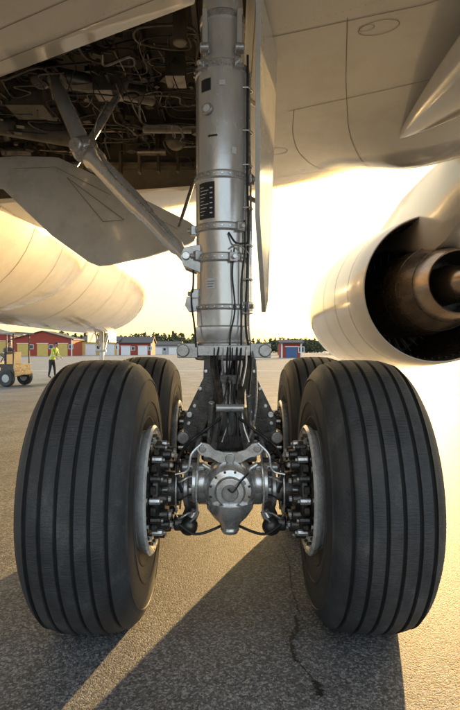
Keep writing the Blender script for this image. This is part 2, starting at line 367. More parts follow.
for sx in(-1,1):
    s.box((SX+.01+sx*.215,SY-.04,1.36),(.12,.16,.085),1)
    s.cyl((SX+.01+sx*.24,SY-.14,1.36),(SX+.01+sx*.24,SY+.06,1.36),.038,m=1)
    s.cyl((SX+.01+sx*.1,SY-.19,1.355),(SX+.01+sx*.1,SY-.12,1.355),.022,m=3)
s.box((SX+.01,SY-.17,1.36),(.30,.05,.06),1)
for sx in(-1,1):
    s.box((SX+sx*.10,SY-.10,3.22),(.03,.09,.25),0); s.cyl((SX+sx*.075,SY-.13,3.12),(SX+sx*.13,SY-.13,3.12),.03,m=1)
s.lathe([(.115,.75),(.115,1.31)],(SX+.02,SY,0),(0,0,1),40,2)
s.lathe([(.16,.70),(.165,.9),(.135,.98),(.13,1.02)],(SX+.03,SY,0),(0,0,1),40,3)
def patch(a0,a1,z0,z1,r,m,off=.002):
    n=8; lo=[];hi=[]
    for i in range(n+1):
        t=R(a0+(a1-a0)*i/n); lo.append((SX+math.sin(t)*(r+off),SY-math.cos(t)*(r+off),z0)); hi.append((SX+math.sin(t)*(r+off),SY-math.cos(t)*(r+off),z1))
    a=s.ring(lo); c=s.ring(hi)
    for i in range(n): s.face([a[i],a[i+1],c[i+1],c[i]],m)
patch(-55,-16,2.13,2.34,.162,4,.003)
for q in range(9): patch(-51,-51+10+4*((q*5)%4),2.15+q*.02,2.154+q*.02,.162,5,.0045)
for q in range(6): patch(-26,-20,2.155+q*.029,2.162+q*.029,.162,5,.0045)
patch(-48,-24,2.87,2.94,.162,4,.003); patch(-6,6,2.89,2.92,.162,5,.003)
patch(-35,-14,1.72,1.78,.158,5,.003)
for q in range(3): patch(-33,-20+q*2,1.73+q*.016,1.733+q*.016,.158,4,.0045)
patch(-30,-10,2.60,2.61,.162,4,.003); patch(20,30,2.5,2.54,.162,5,.003)
s.lathe([(.034,0),(.034,.012),(.028,.014)],(SX-.085,SY-.145,2.76),(-.5,-1,0),24,1); s.lathe([(.024,.0145),(.02,.016)],(SX-.085,SY-.145,2.76),(-.5,-1,0),24,5)
for z,aa in((1.70,-75),(1.92,-60),(2.08,-80),(2.38,70),(1.62,60),(3.02,-40),(3.02,30),(1.90,20),(2.08,35)):
    t=R(aa); p=V((SX+math.sin(t)*.17,SY-math.cos(t)*.17,z)); d=V((math.sin(t),-math.cos(t),0))
    s.box(p,(.05,.05,.055),1,Matrix.Rotation(t,3,'Z')); s.cyl(p,p+d*.045,.014,m=6,segs=8)
for z in(1.905,2.083,2.383,3.02,1.615):
    for k in range(24):
        t=2*math.pi*k/24; d=V((math.sin(t),-math.cos(t),0)); p=V((SX,SY,z))+d*.169; s.cyl(p,p+d*.007,.006,m=6,segs=6)
s.prism([(SX-.13,SY-.09,1.99),(SX-.23,SY-.09,1.97),(SX-.25,SY-.09,1.92),(SX-.23,SY-.09,1.86),(SX-.13,SY-.09,1.82)],(0,.05,0),1)
s.prism([(SX-.13,SY+.03,1.99),(SX-.23,SY+.03,1.97),(SX-.25,SY+.03,1.92),(SX-.23,SY+.03,1.86),(SX-.13,SY+.03,1.82)],(0,.05,0),1)
s.cyl((SX-.215,SY-.11,1.92),(SX-.215,SY+.10,1.92),.024,m=6)
s.prism([(SX-.13,SY-.06,1.70),(SX-.215,SY-.06,1.68),(SX-.225,SY-.06,1.63),(SX-.2,SY-.06,1.59),(SX-.13,SY-.06,1.60)],(0,.05,0),1)
so2=s.done()
bv=so2.modifiers.new('bevel','BEVEL'); bv.width=.003; bv.segments=2; bv.limit_method='ANGLE'; bv.angle_limit=R(50)
t=B('torque_link',[DARK,STRUTD,SILV],LG,.004)
for sx in(-1,1):
    t.prism([(sx*.07-.0,SY-.16,1.31),(sx*.15,SY-.16,1.31),(sx*.155,SY-.16,1.2),(sx*.27,SY-.16,.96),(sx*.27,SY-.16,.80),(sx*.19,SY-.16,.72),(sx*.165,SY-.16,.86),(sx*.10,SY-.16,1.05)],(0,.05,0),0)
    t.cyl((sx*.27,SY-.2,.86),(sx*.27,SY-.06,.86),.035,m=1)
    t.cyl((sx*.235,SY-.18,.99),(sx*.235,SY-.08,.99),.018,m=2)
    t.prism([(sx*.115,SY-.17,1.34),(sx*.085,SY-.17,1.34),(sx*.03,SY-.42,1.09),(sx*.055,SY-.42,1.07)],(0,0,-.06),0)
    t.prism([(sx*.055,SY-.42,1.05),(sx*.03,SY-.42,1.05),(sx*.09,SY-.25,.74),(sx*.13,SY-.25,.74)],(0,.035,.05),1)
    for z in(1.24,1.14,1.04,.94): t.cyl((sx*(.12+(1.3-z)*.33),SY-.175,z),(sx*(.12+(1.3-z)*.33),SY-.155,z),.012,m=2,segs=6)
t.cyl((-.075,SY-.42,1.055),(.075,SY-.42,1.055),.022,m=1)
t.cyl((-.15,SY-.23,.76),(.15,SY-.23,.76),.03,m=1)
t.box((0,SY-.3,1.20),(.11,.02,.05),0)
t.cyl((-.30,SY-.1,.86),(.30,SY-.1,.86),.03,m=0)
t.cyl((-.10,SY-.35,1.08),(-.12,SY-.18,.80),.016,m=2,segs=10)
t.cyl((.10,SY-.35,1.12),(.13,SY-.18,.80),.014,m=2,segs=10)
t.done()
h=B('hydraulic_hoses',[HOSE,SILV,BRASS],LG)
def sp(a,z,rr=.185): a=R(a); return (SX+math.sin(a)*rr,SY-math.cos(a)*rr,z)
h.tube([sp(58,3.1,.176),sp(58,2.9,.176),sp(57,2.6,.176),sp(58,2.3,.176),sp(56,2.1),sp(56,1.8,.176),sp(50,1.5,.18),(.12,SY-.2,1.3),(.10,SY-.35,1.12)],.007)
h.tube([sp(66,3.0,.176),sp(66,2.7,.176),sp(66,2.4,.18),sp(66,2.1,.182),sp(64,1.8,.176),sp(64,1.45,.18),(.15,SY-.18,1.25),(.14,SY-.3,1.0),(.09,YF+.05,.86)],.006,1)
h.tube([sp(44,2.12),sp(44,1.95,.19),sp(40,1.75,.172),sp(38,1.5,.18),(.06,SY-.22,1.33),(.03,SY-.4,1.15)],.006)
h.tube([sp(12,2.04,.175),sp(25,1.98,.19),sp(50,1.99,.19)],.006); h.tube([sp(14,1.95,.175),sp(28,1.97,.195),sp(55,1.93,.19)],.005,1)
h.tube([sp(22,1.95),sp(20,1.8,.17),sp(24,1.6,.18),sp(15,1.45,.18),(.0,SY-.22,1.32),(-.02,SY-.35,1.15),(-.06,SY-.4,.95)],.005)
h.tube([sp(72,2.5,.175),sp(74,2.2,.178),sp(72,1.9,.18),sp(74,1.6,.178)],.005,1)
h.tube([sp(-70,1.9),sp(-66,1.75,.19),sp(-72,1.65,.195),sp(-60,1.5,.19),sp(-50,1.38,.2)],.006)
for i in range(8):
    x0=-.09+i*.026; h.tube([(x0,SY-.19,1.38),(x0+random.uniform(-.015,.015),SY-.24,1.28),(x0*.7,SY-.34,1.13+random.uniform(-.02,.02)),(x0*.8+random.uniform(-.02,.02),SY-.40,.98),(x0*1.1,YF+.02,.88)],.006 if i%2 else .004,(0,0,1,0,0)[i%5],6)
for sx in(-1,1):
    h.tube([(sx*.05,SY-.40,1.0),(sx*.12,SY-.45,.95),(sx*.20,YF+.02,.89),(sx*.255,YF-.08,.83),(sx*.26,YF-.12,.73),(sx*.24,YF-.10,.65)],.008)
    h.tube([(sx*.16,YF-.04,.83),(sx*.165,YF-.10,.75),(sx*.17,YF-.12,.65),(sx*.165,YF-.11,.55),(sx*.20,YF-.10,.50)],.006,1)
    h.tube([(sx*.25,YF-.16,.51),(sx*.17,YF-.14,.455),(sx*.06,YF-.10,.475),(0,YF-.05,.50)],.007)
    h.tube([(sx*.14,YF-.12,.90),(sx*.19,YF-.14,.85),(sx*.21,YF-.14,.77),(sx*.27,YF-.14,.75)],.006,1)
    for q in range(4):
        zz=.81-q*.09; h.tube([(sx*.17,YF-.05,zz),(sx*.21,YF-.12,zz+.01),(sx*.25,YF-.13,zz-.01),(sx*.275,YF-.08,zz-.01)],.005,q%2,6)
h.tube([(-.01,YF-.235,ZC+.06),(.015,YF-.25,ZC+.05),(.05,YF-.22,ZC+.09),(.09,YF-.17,ZC+.12)],.004)
for z in(2.9,2.65,2.45,2.2,1.98,1.78,1.58): h.tube([sp(46,z,.166),sp(54,z,.192),sp(68,z,.192),sp(74,z,.166)],.005,1,6)
h.done()
b=B('side_brace',[STRUT,STRUTD,SILV],LG,.003)
p0=V((SX-.215,SY,1.92)); p1=V((-1.17,4.15,2.98)); dd=(p1-p0)
L_=dd.length
b.lathe([(.02,-.04),(.035,-.02),(.035,.10),(.048,.14),(.05,.55),(.058,.58),(.058,.66),(.066,.70),(.07,L_-.28),(.088,L_-.24),(.088,L_-.16),(.07,L_-.12),(.06,L_+.02)],p0,dd,32,0)
b.sphere(p1,.11,1); b.cyl(p1-V((.05,.12,0)),p1+V((.05,.12,0)),.06,m=1)
b.cyl(p1,(-1.55,4.5,3.75),.07,.06,m=0); b.cyl(p1,(-.9,4.6,3.8),.03,.03,m=1)
b.tube([p0+dd*.1+V((0,-.07,.02)),p0+dd*.4+V((0,-.075,.03)),p0+dd*.7+V((0,-.085,.03)),p1+V((.1,-.1,.1)),(-1.0,4.2,3.4)],.006,1)
b.done()
b=B('strut_door',[PAINT2,SEAM,STRUTD],LG,.004)
P=[(.150,3.00,3.46),(.145,2.99,2.15),(.165,3.08,1.95),(.215,3.50,1.62),(.235,3.56,1.70),(.315,3.72,3.5)]
b.prism(P,(.028,-.008,0),0)
b.cyl((SX+.14,SY,2.3),(.17,3.25,2.3),.015,m=2); b.cyl((SX+.14,SY,2.9),(.18,3.25,2.9),.015,m=2)
b.done()
# ------------------------------------------------------------------ airliner
AL=empty('airliner')
def yle(x): return 7.95-.52*x
def ch(x): return max(3,8.4-.42*max(x,-3.4))
def yt(s): return (.2969*math.sqrt(max(s,0))-.126*s-.3516*s*s+.2843*s**3-.1036*s**4)/.1
def z0(x): return 3.86+.035*x
def zlow(x,y):
    s_=(yle(x)-y)/ch(x); s_=min(1,max(0,s_))
    z=z0(x)-.46*yt(s_)
    z-=.22*math.exp(-((x-1.9)/.75)**2-((y-5.2)/.75)**2)
    return z
def ztop(x,s_): return z0(x)+.66*yt(s_)
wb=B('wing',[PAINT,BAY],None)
xs=[-4.2]+[-3.4+.2*i for i in range(0,35)]+[3.6+.5*i for i in range(17)]; prev=None
ss=[0,.004,.012,.025,.045,.07,.1,.13,.16,.19]+[.22+.03*i for i in range(27)]; ss=[k for k in ss if k<1]+[1.0]
for x in xs:
    pts=[(x,yle(x)-k*ch(x),zlow(x,yle(x)-k*ch(x))) for k in ss]
    pts+=[(x,yle(x)-k*ch(x),ztop(x,k)+(.01 if k==1 else 0)) for k in reversed(ss[1:])]
    rg=wb.ring(pts)
    if prev: wb.bridge(prev,rg)
    else: wb.face(list(reversed(rg)))
    prev=rg
wb.face(prev); wing=wb.done(40)
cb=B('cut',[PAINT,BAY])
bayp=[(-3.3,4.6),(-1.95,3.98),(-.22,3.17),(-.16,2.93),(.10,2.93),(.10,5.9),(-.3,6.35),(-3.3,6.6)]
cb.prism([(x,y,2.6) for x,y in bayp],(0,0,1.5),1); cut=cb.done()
bo=wing.modifiers.new('b','BOOLEAN'); bo.operation='DIFFERENCE'; bo.object=cut; bo.solver='EXACT'
dg=bpy.context.evaluated_depsgraph_get(); me=bpy.data.meshes.new_from_object(wing.evaluated_get(dg)); wing.modifiers.clear(); wing.data=me
bpy.data.objects.remove(cut); wing.parent=AL
def seam(b,pts,wd=.005,m=0,off=.002,closed=False):
    Q=[]
    for i in range(len(pts)-1):
        a=V(pts[i]);c=V(pts[i+1]); n=max(2,int((c-a).length/.12))
        for k in range(n): Q.append(a.lerp(c,k/n))
    Q.append(V(pts[-1])); prev=None
    for i,p in enumerate(Q):
        t=(Q[min(i+1,len(Q)-1)]-Q[max(0,i-1)])
        if closed and i in(0,len(Q)-1): t=Q[1]-Q[-2]
        t.normalize(); nn=V((-t.y,t.x))*wd*.5
        r2=[]
        for q in(p+nn,p-nn): r2.append((q.x,q.y,zlow(q.x,q.y)-off))
        rg=b.ring(r2)
        if prev: b.face([prev[0],prev[1],rg[1],rg[0]],m)
        prev=rg
b=B('wing_panel_seams',[SEAM,PAINT2],AL)
def smooth(pts):
    P=[V(p) for p in pts]; E=[P[0]*2-P[1]]+P+[P[-1]*2-P[-2]]; Q=[]
    for i in range(1,len(E)-2):
        for k in range(6):
            t=k/6; a,b_,c,d=E[i-1],E[i],E[i+1],E[i+2]; Q.append(.5*((2*b_)+(c-a)*t+(2*a-5*b_+4*c-d)*t*t+(3*b_-a-3*c+d)*t**3))
    return Q+[P[-1]]
for pts in [[(-3.3,4.45),(-1.95,3.83),(-.24,3.02),(-.2,2.8)],[(-3.3,4.1),(-1.9,3.55),(.0,2.65)],[(.16,2.8),(.16,5.95),(-.3,6.5),(-3.3,6.75)],
            [(.3,6.3),(1.2,5.95),(2.2,5.45),(4,4.5)],
            [(.5,4.45),(1.4,4.05),(3,3.3)],[(-.1,6.9),(1.5,6.3),(4,5.1)],[(1.9,3.2),(2.2,4.4),(2.4,5.6)],[(.2,3.5),(1.2,3.2),(2.2,2.7)]]:
    seam(b,pts,off=.004)
seam(b,smooth([(.55,4.42),(.6,4.9),(.75,5.4),(1.1,5.9),(1.9,6.3),(2.6,6.2)]),off=.004)
seam(b,smooth([(.75,3.3),(.95,4.2),(1.2,5.0),(1.7,5.75),(2.5,5.9)]),off=.004)
def oval(cx,cy,a,c,ang=0,**k):
    pts=[]
    for i in range(25):
        t=2*math.pi*i/24; x=a*math.cos(t); y=c*math.sin(t); pts.append((cx+x*math.cos(ang)-y*math.sin(ang),cy+x*math.sin(ang)+y*math.cos(ang)))
    seam(b,pts,closed=True,off=.004,**k)
oval(.98,3.40,.13,.07,-.3,wd=.004); oval(.90,3.40,.05,.03,-.3,wd=.003); oval(.45,5.3,.14,.09,-.3,wd=.005); oval(2.5,4.9,.15,.09,-.3,wd=.005)
for (x0,y0,x1,y1) in [(.2,3.45,2.2,2.65),(.5,4.4,3,3.25),(.3,6.25,4,4.45),(-1.9,3.78,-.26,2.98)]:
    n=int(math.hypot(x1-x0,y1-y0)/.045)
    for i in range(n):
        x=x0+(x1-x0)*i/n; y=y0+(y1-y0)*i/n; z=zlow(x,y)-.0035
        b.face(b.ring([(x+.003*math.cos(k*math.pi/3),y+.003*math.sin(k*math.pi/3),z) for k in range(6)]),0)
b.done()
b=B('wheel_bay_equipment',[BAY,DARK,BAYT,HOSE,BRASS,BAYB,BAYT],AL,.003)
for i in range(7):
    x=-3.1+i*.47; b.box((x,4.9+.0*i,4.04),(.04,3.0 if x<-1.9 else 3.2,.12),0 if i%2 else 5)
for i in range(14):
    x=-3.15+i*.23; b.box((x,6.33-.02*i,3.78),(.03,.10,.6),5 if i%3==0 else 0)
b.box((-1.6,6.30,3.62),(3.1,.12,.05),5); b.box((-1.6,6.28,3.95),(3.1,.14,.05),5)
for x in (-2.7,-1.9,-1.1,-.4): b.cyl((x,6.1,3.72),(x+.35,6.1,3.72),.05,m=2); b.sphere((x+.1,6.0,3.86),.07,1)
b.box((-1.05,4.45,3.66),(.22,.20,.20),2); b.box((-.45,4.3,3.70),(.16,.2,.20),2); b.box((-1.9,4.9,3.75),(.35,.3,.25),5)
b.cyl((-1.5,4.5,3.75),(-.7,4.8,3.72),.08,m=2); b.cyl((-2.6,5.2,3.7),(-1.7,5.5,3.65),.11,m=5); b.cyl((-.9,5.3,3.66),(-.3,5.4,3.7),.06,m=2)
b.sphere((-1.65,4.5,3.76),.11,1); b.sphere((-.6,5.7,3.7),.12,5); b.cyl((-.35,3.6,3.5),(-.35,3.6,4.0),.05,m=5)
random.seed(11)
for i in range(110):
    x=random.uniform(-3.0,-.2); y=max(4.3 if x<-1.5 else 3.7,random.uniform(3.7,6.1)); z=random.uniform(3.52,3.98)
    ax=random.choice([0,0,1]); pts=[V((x,y,z))]
    for k in range(random.randint(3,6)):
        st=random.uniform(.15,.4)*random.choice([-1,1,1]) 
        pts.append(pts[-1]+(V((st,random.uniform(-.05,.05),random.uniform(-.05,.05))) if (k+ax)%2 else V((random.uniform(-.05,.05),st,random.uniform(-.10,.10)))))
    pts=[V((min(.05,max(-3.2,p.x)),min(6.25,max(3.3+max(0,-p.x-.2)*.5+.2,p.y)),min(4.05,max(3.52,p.z)))) for p in pts]
    b.tube(pts,random.choice([.005,.006,.008,.010,.013]),random.choice([1,2,3,3,3,5,5]),7,5)
for i in range(60):
    x=random.uniform(-2.9,-.15); y=random.uniform(4.5 if x<-1.2 else 3.9,6.1); sz=random.uniform(.03,.10)
    b.box((x,y,random.uniform(3.6,4.0)),(sz,sz*random.uniform(.6,1.5),sz*.8),random.choice([0,1,5,0,1,5]),Matrix.Rotation(random.uniform(0,1.5),3,'Z'))
for i in range(6):
    x=-1.6+i*.22; b.tube([(x,4.2,3.7),(x+.08,4.25,3.5),(x+.16,4.4,3.45),(x+.3,4.3,3.7)],.005,3,6)
b.done()
b=B('main_gear_door',[PAINT2,SEAM,STRUTD],AL,.006)
poly=[(-2.75,3.36),(-2.2,3.36),(-1.80,3.33),(-1.74,3.32),(-1.68,3.29),(-1.0,2.93),(-.40,2.62),(-.34,2.57),(-.32,2.50),(-.34,2.43),(-.40,2.39),(-.80,2.25),(-1.14,2.17),(-1.24,2.16),(-1.34,2.20),(-1.72,2.47),(-2.30,3.0),(-2.75,3.12)]
def yd(x,z): return 4.85+(z-2.2)*.32+.07*((x+1.2)**2)
f=[V((x,yd(x,z),z)) for x,z in poly]
cen=V((-1.3,0,2.72)); rings=[]
for k in (1,.85,.65,.4,.15):
    rings.append([V((cen.x+(p.x-cen.x)*k,0,cen.z+(p.z-cen.z)*k)) for p in f])
for side,off in((0,0),(1,.045)):
    rr=[b.ring([(q.x,yd(q.x,q.z)+off-.03*(1-k),q.z) for q in g_]) for g_,k in zip(rings,(1,.85,.65,.4,.15))]
    for i in range(4): b.bridge(rr[i],rr[i+1])
    b.face(rr[-1])
    if side==0: r0=rr[0]
    else: b.bridge(r0,rr[0])
def dseam(pts,wd=.008):
    for i in range(len(pts)-1):
        a=V(pts[i]);c=V(pts[i+1]);t=(c-a).normalized();nn=V((-t.y,t.x))*wd*.5
        vs=[]
        for q in(a+nn,a-nn,c-nn,c+nn):
            vs.append((q.x,yd(q.x,q.y)-.036,q.y))
        b.face(b.ring(vs),1)
dseam([(-1.62,3.08),(-1.02,2.62),(-1.22,2.60),(-1.62,3.08)],.006)
dseam([(-2.2,3.2),(-1.75,3.2),(-.5,2.53)],.005)
b.cyl((-1.5,5.0,3.15),(-1.3,5.3,3.7),.02,m=2); b.cyl((-.5,5.0,2.55),(-.25,5.5,3.6),.018,m=2)
b.done()
def canoe(name,c,length,wd,hh,yaw,pitch,tip=.0):
    b=B(name,[PAINT,SEAM],AL); n=22; prev=None
    for i in range(n+1):
        s_=i/n; rr=max(.004,math.sin(math.pi*min(1,s_*.62+.0))**.9 if s_>0 else 0)
        pts=[]
        for k in range(24):
            t=2*math.pi*k/24; xx=math.cos(t)*wd*rr; zz=math.sin(t)
            zz=(-abs(zz)**.8*hh if zz<0 else zz*hh*.5)*rr
            xx*= 1 if zz>0 else (1-.35*(abs(zz)/(hh*rr+1e-6))**1.5)
            pts.append(V((xx,-s_*length,zz)))
        Rm=Matrix.Rotation(yaw,3,'Z')@Matrix.Rotation(pitch,3,'X')
        rg=b.ring([V(c)+Rm@p for p in pts])
        if prev: b.bridge(prev,rg)
        else: b.face(rg)
        prev=rg
    b.face(prev); return b.done(50)
canoe('flap_track_fairing',(1.58,4.9,3.36),4.2,.40,.42,R(4),R(3))
canoe('flap_track_fairing',(6.2,3.4,3.55),3.6,.3,.4,R(2),R(3))
FX,FZ,FR=-6.0,4.68,2.6
b=B('fuselage',[PAINT,SEAM,LABEL],AL)
def fsec(y):
    if y<19.5: return 1,0
    t=(y-19.5)/8.0; k=math.sqrt(max(0.0,1-t**2.2)); return k,-.7*t*t
prev=None
ys=[-30,-25]+[-20+i*1. for i in range(39)]+[19+.5*i for i in range(17)]+[27.2,27.4,27.49]
for y in ys:
    k,dz=fsec(y); k=max(k,.02)
    if y<-20: k=.75 if y<-28 else .9
    rg=b.ring([(FX+FR*k*math.cos(2*math.pi*i/64),y,FZ+dz+FR*k*math.sin(2*math.pi*i/64)) for i in range(64)])
    if prev: b.bridge(prev,rg)
    else: b.face(rg)
    prev=rg
b.face(prev)
for i in range(44):
    y=-8+i*.55
    if y>18.5: break
    a=R(9); 
    vs=[]
    for k in range(10):
        t=2*math.pi*k/10; ang=a+.06*math.sin(t); vs.append((FX+(FR+.004)*math.cos(ang),y+.12*math.cos(t),FZ+(FR+.004)*math.sin(ang)))
    b.face(b.ring(vs),2)
for y in(14.2,16.8,19.2,21.5,23.5):
    k,dz=fsec(y); rr=FR*k+.004
    a_=b.ring([(FX+rr*math.cos(2*math.pi*i/64),y,FZ+dz+rr*math.sin(2*math.pi*i/64)) for i in range(64)])
    c_=b.ring([(FX+rr*math.cos(2*math.pi*i/64),y+.02,FZ+dz+rr*math.sin(2*math.pi*i/64)) for i in range(64)])
    b.bridge(a_,c_,1)
b.done()
b=B('belly_fairing',[PAINT,SEAM],AL); prev=None
def bsec(y):
    t=(y-3)/10.5; return max(.0,1-abs(t)**3.2)**.5
def bring(y,e=0):
    k=bsec(y); hw=2.2+.85*k; hh=1.2+1.35*k; pts=[]
    for i in range(64):
        t=2*math.pi*i/64; c_,s_=math.cos(t),math.sin(t)
        pts.append((FX+(hw+e)*math.copysign(abs(c_)**.75,c_),y,4.35+(hh+e)*math.copysign(abs(s_)**.75,s_)*(1 if s_<0 else .4)))
    return pts
for i in range(61):
    y=3-10.5+21*i/60; rg=b.ring(bring(y))
    if prev: b.bridge(prev,rg)
    else: b.face(rg)
    prev=rg
b.face(prev)
for y in(6.9,8.2,9.8,11.2,12.3):
    b.bridge(b.ring(bring(y,.003)),b.ring(bring(y+.015,.003)),1)
b.done()
b=B('nose_landing_gear',[STRUT,RUB,DARK,WHITE],AL)
NX,NY=FX,24
b.cyl((NX,NY,2.3),(NX,NY,.45),.10); b.cyl((NX,NY,1.0),(NX,NY,.4),.07,m=2); b.cyl((NX-.4,NY,.42),(NX+.4,NY,.42),.06,m=2)
b.cyl((NX,NY,.95),(NX,NY+1.4,2.3),.06); b.cyl((NX-.1,NY,1.5),(NX-.1,NY-.8,2.2),.04); b.cyl((NX-.25,NY-.15,1.35),(NX+.25,NY-.15,1.35),.06,m=3)
for sx in(-1,1):
    b.lathe([(.2,-.13),(.36,-.15),(.42,-.10),(.43,0),(.42,.10),(.36,.15),(.2,.13)],(NX+sx*.32,NY,.43),(1,0,0),32,1); b.cyl((NX+sx*.2,NY,.43),(NX+sx*.46,NY,.43),.19,m=3)
    b.prism([(NX+sx*.45,NY-.8,2.25),(NX+sx*.45,NY+.8,2.25),(NX+sx*.5,NY+.7,1.75),(NX+sx*.5,NY-.7,1.75)],(.03,0,0),0)
b.done()
# ------------------------------------------------------------------ jet engine
JE=empty('jet_engine'); EX,EZ=2.97,2.25
NAC=M('nacelle_paint',(.68,.64,.57),.18,.1,.04,1.3,0,30,.7,rvar=.06)
NIN=M('nacelle_inner',(.30,.23,.16),.32,.8,.3,6,dirt=(.05,.04,.03),dirt_amt=.6)
NDK=M('duct_structure',(.05,.043,.036),.5,.6,.3,6)
CORE=M('core_titanium',(.46,.35,.26),.26,.9,.15,3,dirt=(.16,.11,.08),dirt_amt=.6,stretch=(1,.3,1))
LIPM=M('intake_lip',(.7,.7,.7),.15,1,.05)
b=B('nacelle',[NAC,NIN,LIPM,SEAM],JE)
b.lathe([(1.045,7.35),(1.06,7.34),(1.075,7.36),(1.14,8.0),(1.20,8.7),(1.24,9.5),(1.25,10.2),(1.24,11.0),(1.20,11.5),(1.16,11.68),(1.10,11.72),(1.04,11.6),(1.02,11.2)],(EX,0,EZ),(0,1,0),96,0,False,False,mfun=lambda i:2 if i>=8 else 0)
b.lathe([(1.045,7.35),(1.03,7.5),(1.06,8.2),(1.10,9.0),(1.12,10.4),(1.02,11.2)],(EX,0,EZ),(0,1,0),96,1,False,False)
for y,rr in((8.0,1.143),(8.7,1.203),(9.5,1.243),(10.6,1.248)):
    b.lathe([(rr,y),(rr,y+.010)],(EX,0,EZ),(0,1,0),96,3,False,False)
b.done(50)
b=B('fan_duct_vanes',[NDK,DARK,STRUTD],JE)
for k in range(40):
    t=2*math.pi*k/40; d=V((math.cos(t),0,math.sin(t))); e=V((-math.sin(t),0,math.cos(t)))
    a_=V((EX,10.2,EZ)); w2=.30
    vs=[a_+d*.60+e*-.03,a_+d*1.09+e*-.03,a_+d*1.09+e*.04+V((0,w2,0)),a_+d*.60+e*.03+V((0,w2,0))]
    b.prism(vs,e*.015,1)
for j in range(5):
    y=7.62+j*.12; b.lathe([(1.028,y),(1.008,y+.03),(1.008,y+.045),(1.033,y+.06)],(EX,0,EZ),(0,1,0),72,0,False,False)
for k in range(60):
    t=2*math.pi*k/60; d=V((math.cos(t),0,math.sin(t)))
    b.cyl(V((EX,7.55,EZ))+d*1.006,V((EX,8.3,EZ))+d*1.034,.010,m=0,segs=6)
b.lathe([(1.12,10.6),(.05,10.6)],(EX,0,EZ),(0,1,0),48,1,False,True)
b.done()
b=B('core_exhaust',[CORE,DARK,NIN],JE)
b.lathe([(.40,6.62),(.42,6.60),(.435,6.62),(.50,6.95),(.585,7.3),(.60,7.32),(.64,7.8),(.68,8.5),(.66,10.6)],(EX,0,EZ),(0,1,0),72,0,False,False)
b.lathe([(.40,6.62),(.38,6.9),(.40,7.4)],(EX,0,EZ),(0,1,0),48,1,False,False)
b.lathe([(.02,6.25),(.10,6.35),(.2,6.6),(.26,6.9),(.28,7.4)],(EX,0,EZ),(0,1,0),48,0,True,False)
b.lathe([(.42,7.38),(.2,7.38)],(EX,0,EZ),(0,1,0),48,1,False,True)
for y,rr in((6.95,.503),(7.32,.603),(7.8,.643)): b.lathe([(rr,y),(rr+.006,y+.005),(rr,y+.02)],(EX,0,EZ),(0,1,0),72,1,False,False)
b.done(50)
b=B('engine_pylon',[NAC,SEAM],JE)
prev=None
for y,zt,zb,hw in((4.6,3.55,3.44,.05),(5.2,3.75,3.25,.2),(6.0,3.9,3.05,.26),(6.7,3.95,2.80,.27),(7.4,3.95,2.70,.27),(8.2,3.9,2.9,.25),(9.5,3.65,3.2,.2),(10.6,3.50,3.3,.1),(11.0,3.46,3.40,.02)):
    rg=b.ring([(EX+hw*a_,y,zb+(zt-zb)*c_) for a_,c_ in((-.6,0),(-.95,.12),(-1,.5),(-.9,.88),(-.4,1),(.4,1),(.9,.88),(1,.5),(.95,.12),(.6,0))])
    if prev: b.bridge(prev,rg)
    else: b.face(rg)
    prev=rg
b.face(prev)
b.done(50)
# ------------------------------------------------------------------ background buildings
REDW=M('falu_red_wood',(.30,.045,.025),.8,0,.2,3,stretch=(6,6,.3)); ROOF=M('dark_roof',(.07,.07,.075),.7); TRIM=M('white_trim',(.72,.72,.7),.6); YWALL=M('yellow_wall',(.55,.38,.10),.7,0,.15,2); GLASS=M('window_glass',(.03,.04,.05),.1); GREYW=M('grey_cladding',(.35,.36,.37),.6); BLUEW=M('blue_cladding',(.05,.10,.22),.6)
def shed(name,x,y,wd,dp,hh,rise,wall,doors=2,doorm=None,rot=0):
    e=empty(name,(x,y,0)); e.rotation_euler=(0,0,rot)
    b=B('walls',[wall],e); b.prism([(-wd/2,0,0),(wd/2,0,0),(wd/2,0,hh),(0,0,hh+rise),(-wd/2,0,hh)] ,(0,dp,0),0) if dp<wd and rise>1.8 else b.prism([(-wd/2,0,0),(-wd/2,dp,0),(-wd/2,dp,hh),(-wd/2,dp/2,hh+rise),(-wd/2,0,hh)],(wd,0,0),0)
    b.done()
    b=B('roof',[ROOF,TRIM],e)
    if dp<wd and rise>1.8:
        for sx in(-1,1): b.prism([(0,-.4,hh+rise+.05),(sx*(wd/2+.5),-.4,hh-.10),(sx*(wd/2+.5),-.4,hh+.08),(0,-.4,hh+rise+.25)],(0,dp+.8,0),0)
    else:
        for y0,y1 in((-.5,dp/2),(dp+.5,dp/2)): b.prism([(-wd/2-.4,y0,hh-.1),(-wd/2-.4,y1,hh+rise+.05),(-wd/2-.4,y1,hh+rise+.25),(-wd/2-.4,y0,hh+.1)],(wd+.8,0,0),0)
    b.done()
    b=B('doors_and_windows',[doorm or TRIM,GLASS,TRIM],e)
    for i in range(doors):
        x0=-wd/2+wd*(i+.5)/doors; w1=min(3.2,wd/doors*.55)
        b.box((x0,-.03,hh*.36),(w1,.06,hh*.72),0); b.box((x0,-.05,hh*.75),(w1+.3,.1,.15),2)
        b.box((x0+w1*.5+.8,-.03,hh*.55),(.9,.06,.9),1); b.box((x0+w1*.5+.8,-.02,hh*.55),(1.15,.05,1.15),2)
    for sx in(-1,1): b.box((sx*(wd/2-.1),-.03,hh/2),(.25,.08,hh),2)
    b.done()
shed('red_wooden_shed',-66,135,17,10,5.2,2.2,REDW,3,YWALL)
shed('red_wooden_shed',-47.5,130,15,9,4.2,2.0,REDW,3,YWALL)
shed('yellow_hangar',-38,150,11,9,4.2,1.2,YWALL,2,TRIM)
shed('red_wooden_shed',-28,150,10,8,3.6,1.6,REDW,2)
shed('grey_warehouse',-22,175,10,9,3.2,1.1,GREYW,2)
shed('red_container_office',11.5,96,3.8,5,2.8,.4,REDW,1,BLUEW)
